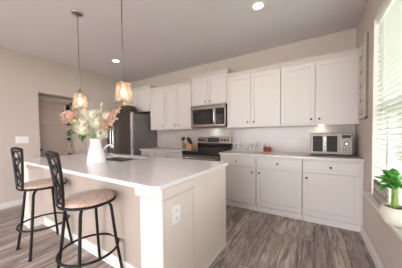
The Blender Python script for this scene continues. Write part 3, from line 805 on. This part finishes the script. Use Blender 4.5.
def basis_of(n_):
    n_ = n_.normalized(); a = n_.orthogonal().normalized(); return n_, a, n_.cross(a)
def floret(m, c, n_, s, petals=4, cup=0.25, rnd=0.0):
    n_, a, b = basis_of(n_); ph = random.uniform(0, 6.28)
    cv = m.bm.verts.new(c)
    for k in range(petals):
        t0 = ph + k * 6.283 / petals; w_ = 2.4 / petals
        def q_(t_, r_, h_): return m.bm.verts.new(c + (a * math.cos(t_) + b * math.sin(t_)) * r_ * s + n_ * h_ * s)
        m.bm.faces.new((cv, q_(t0 - w_ / 2, 0.65, cup * .6), q_(t0, 1.0, cup), q_(t0 + w_ / 2, 0.65, cup * .6)))
def stemto(root_or_none, tip, m, r=0.0028):
    base = VC + Vector((random.uniform(-.03, .03), random.uniform(-.03, .03), 0.03))
    neck = VC + (tip - VC).normalized() * 0.02 + Vector((0, 0, 0.25))
    off = Vector((tip.x - VC.x, tip.y - VC.y, 0)); off = off.normalized() * min(0.036, off.length) if off.length > 0 else off
    neck = VC + off + Vector((0, 0, 0.26))
    m.tube(smoothpath([base, neck, neck.lerp(tip, 0.5) + Vector((0, 0, 0.02)), tip], 4), r, 5)
def bloom(name, label, cat, c, rad, mt, n=70, fs=0.017, group=None, sc=(1, 1, 0.85), core=None):
    c = Vector(c); root = thing(name, label, cat, group)
    m = MB(); stemto(None, c, m); m.build('stem', M['stem'], root, smooth=True)
    MB().ball(c, rad * 0.60, 12, sc).build('flower_heart', core or M['heart'], root, smooth=True)
    m = MB()
    for i in range(n):
        y_ = 1 - 2 * (i + 0.5) / n; rr = math.sqrt(1 - y_ * y_); t_ = i * 2.399963
        dvec = Vector((rr * math.cos(t_), rr * math.sin(t_), y_))
        pc = c + Vector((dvec.x * sc[0], dvec.y * sc[1], dvec.z * sc[2])) * rad * random.uniform(0.66, 1.12)
        floret(m, pc, dvec + Vector((random.uniform(-.5, .5), random.uniform(-.5, .5), random.uniform(-.5, .5))), fs * random.uniform(0.8, 1.25), random.choice((4, 5)))
    m.build('petals', mt, root, recalc=False)
    settle(root, VC); return root
def sprig(name, label, cat, tip, mt, n=22, fs=0.014, spread=0.05, group=None, start=0.45):
    tip = Vector(tip); root = thing(name, label, cat, group)
    m = MB(); stemto(None, tip, m, 0.002); m.build('stem', M['stem'], root, smooth=True)
    m = MB(); neck = VC + Vector((0, 0, 0.27))
    for i in range(n):
        f = start + (1 - start) * i / (n - 1)
        c = neck.lerp(tip, f) + Vector([random.uniform(-1, 1) * spread * (1.15 - f) for _ in range(3)])
        floret(m, c, Vector((random.uniform(-1, 1), random.uniform(-1, 1), random.uniform(-.2, 1))), fs * random.uniform(.7, 1.2), 4, 0.4)
        m.ball(c, fs * 0.35, 6)
    m.build('petals', mt, root, recalc=False)
    settle(root, VC); return root
def leafstem(name, label, cat, tip, leaves, mt, w=0.05, L_=0.10, group=None, droop=0.3):
    tip = Vector(tip); root = thing(name, label, cat, group)
    m = MB(); stemto(None, tip, m, 0.0025); m.build('stem', M['stem'], root, smooth=True)
    m = MB(); neck = VC + Vector((0, 0, 0.27)); ax = (tip - neck).normalized()
    for i in range(leaves):
        f = 0.35 + 0.65 * i / max(1, leaves - 1)
        c = neck.lerp(tip, f); sd = ax.orthogonal(); sd.rotate(Matrix.Rotation(i * 2.4, 3, ax))
        dvec = (ax * 0.5 + sd.normalized() * 0.9 + Vector((0, 0, -droop))).normalized()
        m.leafblade(c, c + dvec * L_ * random.uniform(.8, 1.15), w * random.uniform(.8, 1.1), sag=0.12)
    m.build('leaves', mt, root, recalc=False)
    settle(root, VC); return root
random.seed(11)
bloom('hydrangea', 'large dusty pink hydrangea leaning out at the left of the vase', 'flower', (-2.575, 1.10, 1.465), 0.095, M['pink'], 80, 0.027, core=M['coral'])
GH = 'cream hydrangeas in the white pitcher'
for c, r_ in (((-2.33, 1.17, 1.50), .058), ((-2.20, 1.08, 1.385), .070), ((-2.08, 1.12, 1.45), .066), ((-1.97, 1.10, 1.36), .070), ((-2.10, 1.02, 1.30), .066), ((-2.25, 1.10, 1.28), .058), ((-1.96, 1.14, 1.255), .060), ((-2.19, 1.20, 1.48), .062), ((-2.33, 1.20, 1.37), .052), ((-1.92, 1.18, 1.44), .050)):
    bloom('hydrangea', 'cream white hydrangea bloom in the middle of the pitcher bouquet', 'flower', c, r_, M['cream'], 58, 0.019, GH)
bloom('hydrangea', 'small yellow-green bloom between the pink hydrangea and the cream ones', 'flower', (-2.40, 1.08, 1.40), 0.038, M['lime'], 40, 0.014)
sprig('blossom_branch', 'long coral pink blossom branch stretching right above the cream blooms', 'flower', (-1.76, 1.16, 1.49), M['coral'], 50, 0.017, 0.06, start=.5)
sprig('blossom_branch', 'coral pink blossom branch drooping low at the right of the bouquet', 'flower', (-1.82, 1.12, 1.37), M['coral'], 34, 0.016, 0.06, start=.5)
sprig('blossom_branch', 'pale peach blossom branch reaching farthest right, in front of the refrigerator', 'flower', (-1.64, 1.14, 1.50), M['peach'], 34, 0.015, 0.05, start=.62)
sprig('blossom_branch', 'pale peach blossom branch pointing lower right in front of the refrigerator', 'flower', (-1.63, 1.10, 1.40), M['peach'], 26, 0.014, 0.04, start=.62)
sprig('blossom_branch', 'small white blossom sprig standing highest in the bouquet', 'flower', (-2.03, 1.19, 1.60), M['cream'], 12, 0.014, 0.02, start=.75)
sprig('blossom_branch', 'upright white blossom sprig under the left pendant lamp', 'flower', (-2.36, 1.20, 1.54), M['cream'], 22, 0.015, 0.05, start=.5)
leafstem('leaf_stem', 'broad green leaves hanging down left of the pitcher', 'foliage', (-2.48, 1.08, 1.31), 6, M['leaf'], 0.055, 0.115, droop=0.9)
leafstem('leaf_stem', 'broad green leaves behind the cream blooms, left of centre', 'foliage', (-2.44, 1.14, 1.36), 7, M['leafgrey'], 0.05, 0.10)
leafstem('leaf_stem', 'grey-green leaves between the cream blooms and coral branch', 'foliage', (-2.0, 1.22, 1.52), 8, M['leafgrey'], 0.028, 0.08)
leafstem('leaf_stem', 'grey-green leaves low at the right side of the pitcher rim', 'foliage', (-1.93, 1.12, 1.28), 5, M['leafgrey'], 0.03, 0.07)

# ------------------------------------------------------------------ toaster oven
to = thing('toaster_oven', 'stainless countertop toaster oven with two glass french doors', 'toaster oven')
X0, X1, Z0, Z1, YT, YT1 = -0.050, 0.432, 0.929, 1.228, YB - 0.42, YB - 0.06
MB().box(X0, X1, YT + 0.012, YT1, Z0, Z1).build('body', M['steelt'], to, bevel=0.006)
b = MB()
for x in (X0 + 0.03, X1 - 0.03):
    for y in (YT + 0.05, YT1 - 0.04): b.cyl((x, y, 0.9145), (x, y, Z0 + 0.002), 0.012)
b.build('feet', M['black'], to)
MB().box(X0 + 0.004, X1 - 0.004, YT + 0.004, YT + 0.013, Z0 - 0.006, Z0 + 0.014).build('base_strip', M['black'], to)
xs = [(X0 + 0.012, X0 + 0.172), (X0 + 0.178, X0 + 0.338)]
for i, (a, b_) in enumerate(xs):
    f = MB(); z0, z1 = Z0 + 0.02, Z1 - 0.018; t_ = 0.022
    f.box(a, a + t_, YT - 0.004, YT + 0.012, z0, z1).box(b_ - t_, b_, YT - 0.004, YT + 0.012, z0, z1).box(a + t_, b_ - t_, YT - 0.004, YT + 0.012, z0, z0 + t_).box(a + t_, b_ - t_, YT - 0.004, YT + 0.012, z1 - t_, z1)
    d_ = f.build('door', M['steelt'], to, bevel=0.002)
    g_ = MB().box(a + t_, b_ - t_, YT + 0.001, YT + 0.008, z0 + t_, z1 - t_).build('door_glass', M['ovenglass'], d_)
    rk = MB()
    for z in (Z0 + 0.10, Z0 + 0.19):
        rk.box(a + t_, b_ - t_, YT - 0.0004, YT + 0.001, z, z + 0.0022)
    rk.build('rack', M['slot'], d_)
    hx = (b_ - 0.006) if i == 0 else (a + 0.006)
    hh = MB().cyl((hx, YT - 0.032, Z0 + 0.05), (hx, YT - 0.032, Z1 - 0.05), 0.0065)
    for z in (Z0 + 0.07, Z1 - 0.07): hh.cyl((hx, YT - 0.002, z), (hx, YT - 0.032, z), 0.004)
    hh.build('handle', M['chrome'], d_, smooth=True)
cp = MB().box(X0 + 0.348, X1 - 0.008, YT - 0.003, YT + 0.012, Z0 + 0.02, Z1 - 0.018).build('control_panel', M['steelt'], to, bevel=0.002)
cx = (X0 + 0.348 + X1 - 0.008) / 2
MB().box(cx - 0.045, cx + 0.045, YT - 0.005, YT - 0.002, Z1 - 0.068, Z1 - 0.03).build('display', M['display'], cp)
MB().lathe([(0.030, 0), (0.028, 0.018), (0.012, 0.02)], (cx, YT - 0.003, Z0 + 0.155), 20, rot=Matrix.Rotation(R(90), 3, 'X')).build('dial', M['black'], cp, smooth=True)
MB().lathe([(0.020, 0), (0.018, 0.004)], (cx, YT - 0.022, Z0 + 0.155), 20, rot=Matrix.Rotation(R(90), 3, 'X')).build('dial_face', M['chrome'], cp)
bt = MB()
for i in range(3):
    for j in range(3): bt.box(cx - 0.040 + j * 0.03, cx - 0.022 + j * 0.03, YT - 0.006, YT - 0.002, Z0 + 0.04 + i * 0.026, Z0 + 0.052 + i * 0.026)
bt.build('buttons', M['slot'], cp)
settle(to, ((X0 + X1) / 2, (YT + YT1) / 2, 0.9145))
arealamp('under_cabinet_lamp', (0.09, YB - 0.10, 1.343), 0.08, 0.05)
ul = MB().lathe([(0.03, 0), (0.03, -0.009), (0.022, -0.011)], (0.09, YB - 0.10, 1.3565), 20).build('puck_light', M['lens'])
tag(settle(ul, (0.09, YB - 0.10, 1.3565)), 'small lit puck light under the cabinet above the toaster oven', 'light')

# ------------------------------------------------------------------ lettering sign and candles
def script_sign():
    root = thing('word_sign', 'cursive metal Thankful sign standing on the counter right of the range', 'sign')
    W = {'T': ([[(0.05, .95), (.2, 1.05), (.5, .98), (.8, 1.05)], [(.42, 1.0), (.38, .5), (.3, .08), (.15, 0.0), (.05, .1)]], .62),
         'h': ([[(0, .15), (.22, .6), (.3, 1.0), (.2, 1.05), (.15, .8), (.12, .05)], [(.13, .3), (.28, .5), (.38, .4), (.38, .08), (.5, .06)]], .46),
         'a': ([[(.38, .42), (.2, .5), (.06, .3), (.1, .06), (.28, .08), (.4, .42), (.38, .1), (.52, .06)]], .48),
         'n': ([[(0, .1), (.08, .45), (.1, .05)], [(.1, .25), (.24, .47), (.34, .4), (.34, .08), (.46, .06)]], .44),
         'k': ([[(0, .15), (.22, .6), (.28, 1.0), (.18, 1.05), (.12, .75), (.1, .05)], [(.1, .25), (.3, .48), (.34, .38), (.14, .26), (.3, .08), (.46, .06)]], .44),
         'f': ([[(0, .15), (.22, .6), (.3, 1.0), (.2, 1.08), (.13, .8), (.1, .0), (.12, -.1), (.22, 0.0), (.2, .25), (.4, .2)]], .38),
         'u': ([[(0, .15), (.08, .45), (.08, .1), (.22, .05), (.36, .42), (.36, .1), (.5, .06)]], .48),
         'l': ([[(0, .1), (.2, .55), (.28, 1.0), (.18, 1.05), (.12, .75), (.12, .1), (.3, .05)]], .3)}
    word = 'Thankful'; tot = sum(W[c][1] for c in word); S_ = 0.125; x0, x1 = -1.375, -0.765
    kx = (x1 - x0) / tot; x = x0; m = MB(); e_ = MB(); y = 3.385; zb = 0.9215
    for c in word:
        st_, adv = W[c]
        for s_ in st_:
            pts = smoothpath([(x + px * kx, y, zb + max(pz, 0.0) * S_) for px, pz in s_], 4)
            m.tube(pts, 0.0060, 6, sq=1.0)
            e_.tube([q_ + Vector((0.0045, 0.008, -0.0035)) for q_ in pts], 0.0058, 6)
        x += adv * kx
    m.build('lettering', M['sign'], root, smooth=True); e_.build('letter_backing', M['signedge'], root, smooth=True)
    MB().box(x0, x1, y - 0.012, y + 0.014, 0.9142, 0.9175).build('base', M['sign'], root)
    settle(root, ((x0 + x1) / 2, y, 0.9142))
script_sign()
for i, (x, y, lab) in enumerate(((-0.735, 3.37, 'red jar candle with a dark lid beside the end of the metal sign'), (-0.665, 3.36, 'red jar candle on the counter, the one farther from the metal sign'))):
    root = thing('jar_candle', lab, 'candle')
    hh = 0.062 if i == 0 else 0.056
    MB().lathe([(0.028, 0), (0.030, 0.004), (0.030, hh - 0.008), (0.024, hh)], (x, y, 0.9142), 20).build('jar', M['red'], root, smooth=True)
    MB().lathe([(0.026, hh), (0.027, hh + 0.004), (0.025, hh + 0.016), (0.008, hh + 0.020)], (x, y, 0.9142), 20).build('lid', M['redlid'] if i == 0 else M['red'], root, smooth=True)
    settle(root, (x, y, 0.9142))

# ------------------------------------------------------------------ knife block, crock and utensils
ky = 3.27
kbm = MB(); lp = []
for y in (ky - 0.055, ky + 0.055): lp.append(kbm.ring([(-2.375, y, 0.9142), (-2.235, y, 0.9142), (-2.215, y, 1.005), (-2.315, y, 1.055)]))
kbm.skin(lp)
kb_ = kbm.build('knife_block', M['wood'], bevel=0.004)
# slots face up-left
tag(settle(kb_, (-2.30, ky, 0.9142)), 'light wooden knife block on the counter left of the range', 'knife block')
dirk = Vector((-0.42, -0.05, 0.9)).normalized()
k0 = None; i = 0
for r_ in range(2):
    for c_ in range(3):
        root = thing('kitchen_knife', 'black-handled knife standing in the wooden knife block', 'knife', 'knives in the wooden block')
        b0 = Vector((-2.298 + r_ * 0.045, ky - 0.035 + c_ * 0.035, 1.045 - r_ * 0.024))
        MB().tube([b0, b0 + dirk * 0.02, b0 + dirk * 0.05, b0 + dirk * (0.115 + 0.014 * ((i * 7) % 3))], 0.0145, 8, sq=0.8).build('handle', M['black'], root, smooth=True)
        MB().cyl(b0 - dirk * 0.03, b0, 0.006).build('blade', M['chrome'], root)
        settle(root, b0); i += 1
cr = MB()
cc = Vector((-2.475, 3.30, 0.9142))
cr.lathe([(0.045, 0), (0.050, 0.006), (0.052, 0.12), (0.048, 0.12), (0.045, 0.01)], cc, 24)
tag(settle(cr.build('utensil_crock', M['clear'], smooth=True), cc), 'clear glass utensil jar left of the knife block', 'jar')
for i, (dx, dy, L_, kind) in enumerate(((-0.30, -0.1, 0.235, 0), (-0.16, 0.15, 0.25, 1), (0.05, -0.12, 0.245, 0))):
    lab = ('black spoon leaning left out of the glass utensil jar', 'black slotted turner in the middle of the glass utensil jar', 'black spoon leaning right out of the glass utensil jar')[i]
    root = thing(('serving_spoon', 'slotted_turner', 'serving_spoon')[i], lab, 'utensil')
    dvec = Vector((dx, dy, 1)).normalized(); p0 = cc + Vector((0, 0, 0.014)) + Vector((-dx * 0.03, -dy * 0.05, 0)); tp = p0 + dvec * (L_ - 0.06)
    MB().cyl(p0, tp, 0.0045, seg=8).build('handle', M['black'], root, smooth=True)
    q3 = dvec.to_track_quat('Z', 'Y').to_matrix()
    if kind == 0: MB().ball(tp + dvec * 0.03, 0.037, 12, (0.8, 0.3, 1.15), q3).build('bowl', M['black'], root, smooth=True)
    else: MB().box(tp.x - 0.034, tp.x + 0.034, tp.y - 0.003, tp.y + 0.003, tp.z - 0.005, tp.z + 0.065).build('blade', M['black'], root, bevel=0.003)
    settle(root, p0)

# ------------------------------------------------------------------ wall things
sw = thing('light_switch_plate', 'white triple light switch plate on the left wall', 'light switch')
MB().box(XL + 0.0005, XL + 0.007, 1.055, 1.232, 1.108, 1.230).build('cover_plate', M['outlet'], sw, bevel=0.002)
for y in (1.096, 1.1435, 1.191):
    MB().box(XL + 0.007, XL + 0.011, y - 0.016, y + 0.016, 1.137, 1.201).build('rocker', M['outlet'], sw, bevel=0.0015)
settle(sw, (XL, 1.1435, 1.108))

# carved wall panel by the window
wp = thing('wall_panel', 'tall narrow carved wood panel hanging between cabinet and window', 'wall decor')
Y0, Y1, Z0, Z1 = 2.735, 3.06, 1.395, 2.335
xw = XR - 0.001
f = MB()
f.box(xw - 0.022, xw, Y0, Y0 + 0.022, Z0, Z1).box(xw - 0.022, xw, Y1 - 0.022, Y1, Z0, Z1).box(xw - 0.022, xw, Y0, Y1, Z0, Z0 + 0.022).box(xw - 0.022, xw, Y0, Y1, Z1 - 0.022, Z1)
f.build('frame', M['hang'], wp, bevel=0.003)
MB().box(xw - 0.012, xw, Y0 + 0.02, Y1 - 0.02, Z0 + 0.02, Z1 - 0.02).build('backing', M['hang'], wp)
f = MB()
f.box(xw - 0.034, xw - 0.022, Y0, Y0 + 0.045, Z0, Z1).box(xw - 0.034, xw - 0.022, Y1 - 0.045, Y1, Z0, Z1).box(xw - 0.034, xw - 0.022, Y0 + 0.045, Y1 - 0.045, Z0, Z0 + 0.045).box(xw - 0.034, xw - 0.022, Y0 + 0.045, Y1 - 0.045, Z1 - 0.045, Z1)
f.build('front_moulding', M['hangw'], wp, bevel=0.003)
cv = MB(); ym = (Y0 + Y1) / 2; nn = 5; hgt = (Z1 - Z0 - 0.09) / nn
for i in range(nn):
    zc = Z0 + 0.045 + hgt * (i + 0.5)
    pts = []
    for k in range(24):
        a = k * 6.283 / 24; rr = 1 + 0.16 * math.cos(4 * a)
        pts.append((xw - 0.022, ym + 0.085 * rr * 0.9 * math.cos(a), zc + hgt * 0.40 * rr * 0.9 * math.sin(a)))
    cv.tube(pts, 0.012, 6, True)
    cv.ball((xw - 0.020, ym, zc), 0.030, 10, (0.35, 1, 1))
    cv.tube([(xw - 0.020, ym, zc - hgt * 0.5), (xw - 0.020, ym, zc + hgt * 0.5)], 0.008, 6)
cv.build('carving', M['hangw'], wp, smooth=True)
settle(wp, (XR, ym, Z0))

# ------------------------------------------------------------------ window blind
bl = thing('window_blind', 'white horizontal slat blind covering the tall right window', 'blind')
BX = XR + 0.046
MB().box(BX - 0.03, BX + 0.03, WY0 + 0.016, WY1 - 0.03, WZ1 - 0.065, WZ1 - 0.014).build('head_rail', M['blind'], bl, bevel=0.003)
sl = MB(); z = 0.645
ry = Matrix.Rotation(R(24), 3, 'Y')
while z < WZ1 - 0.08:
    sl.box(BX - 0.025, BX + 0.025, WY0 + 0.014, WY1 - 0.016, z - 0.0014, z + 0.0014, rot=ry)
    z += 0.047
sl.build('slats', M['slat'], bl)
MB().box(BX - 0.025, BX + 0.025, WY0 + 0.014, WY1 - 0.016, 0.602, 0.618).build('bottom_rail', M['blind'], bl, bevel=0.003)
for y in (WY0 + 0.25, 1.71, WY1 - 0.25):
    MB().cyl((BX - 0.026, y, 0.61), (BX - 0.026, y, WZ1 - 0.06), 0.0016, seg=5).cyl((BX + 0.026, y, 0.61), (BX + 0.026, y, WZ1 - 0.06), 0.0016, seg=5).build('ladder_cord', M['blind'], bl)
settle(bl, (BX, 1.71, 0.602))

# ------------------------------------------------------------------ plant, pot, carved block on the sill
pc = Vector((0.468, 1.74, 0.6006))
p_ = MB().lathe([(0.034, 0), (0.046, 0.006), (0.062, 0.033), (0.070, 0.068), (0.069, 0.095), (0.061, 0.124), (0.054, 0.128), (0.054, 0.115), (0.060, 0.09)], pc, 32, True, False, sy=1.2)
p_ = p_.build('plant_pot', M['pot'], smooth=True)
tag(settle(p_, pc), 'round cream ceramic pot on the window sill', 'pot')
pl = thing('potted_plant', 'leafy green plant growing in the cream pot on the sill', 'plant')
MB().lathe([(0.059, 0.09), (0.053, 0.112), (0.03, 0.118), (0.004, 0.12)], pc, 24, True, True, sy=1.1).build('moss', M['soil'], pl, smooth=True)
st_ = MB(); lf = MB(); random.seed(8)
for i in range(9):
    a = i * 2.399; bx = pc + Vector((0.018 * math.cos(a), 0.02 * math.sin(a), 0.11))
    ex = Vector((0.012 * math.cos(a), 0.022 * math.sin(a), 0.24 + 0.04 * random.random()))
    top = pc + Vector((0, 0, 0.0)) + ex
    st_.tube(smoothpath([bx, bx.lerp(top, .5), top], 3), 0.0045, 6)
for i in range(34):
    a = i * 2.399; f = (i + .5) / 34
    e2 = 1.25 - 1.35 * f
    dvec = Vector((math.cos(a) * 0.72, math.sin(a) * 1.15, 0)) * math.cos(e2) + Vector((0, 0, math.sin(e2) * 0.85))
    if dvec.x > 0: dvec.x *= 0.15
    c0 = pc + Vector((-0.005, 0, 0.262)) + dvec * 0.02 + Vector((0, random.uniform(-.03, .03), random.uniform(-.02, .03)))
    lf.leafblade(c0, c0 + dvec * random.uniform(0.085, 0.13), 0.052, sag=0.12, fold=0.3)
st_.build('stems', M['stem'], pl, smooth=True)
lf.build('leaves', M['leafplant'], pl, smooth=True, recalc=False, solid=0.0015)
settle(pl, pc + Vector((0, 0, 0.10)))
# carved wood block
bl_ = thing('carved_block', 'small grey carved wood plaque standing on the sill behind the plant', 'decor')
bx0, bx1, by0, by1, bz0, bz1 = 0.496, 0.516, 2.04, 2.40, 0.6006, 0.775
MB().box(bx0, bx1, by0, by1, bz0, bz1).build('plaque', M['block'], bl_, bevel=0.003)
cv = MB(); random.seed(2)
for i in range(5):
    yc = by0 + 0.034 + i * 0.068
    for zc in (bz0 + 0.045, bz0 + 0.12):
        cv.tube([(bx0 - 0.001, yc + 0.024 * math.cos(k * 6.283 / 12), zc + 0.03 * math.sin(k * 6.283 / 12)) for k in range(12)], 0.004, 5, True)
        cv.ball((bx0 - 0.001, yc, zc), 0.009, 6, (0.5, 1, 1))
cv.build('carving', M['blockw'], bl_, smooth=True)
settle(bl_, (0.509, 2.23, bz0))
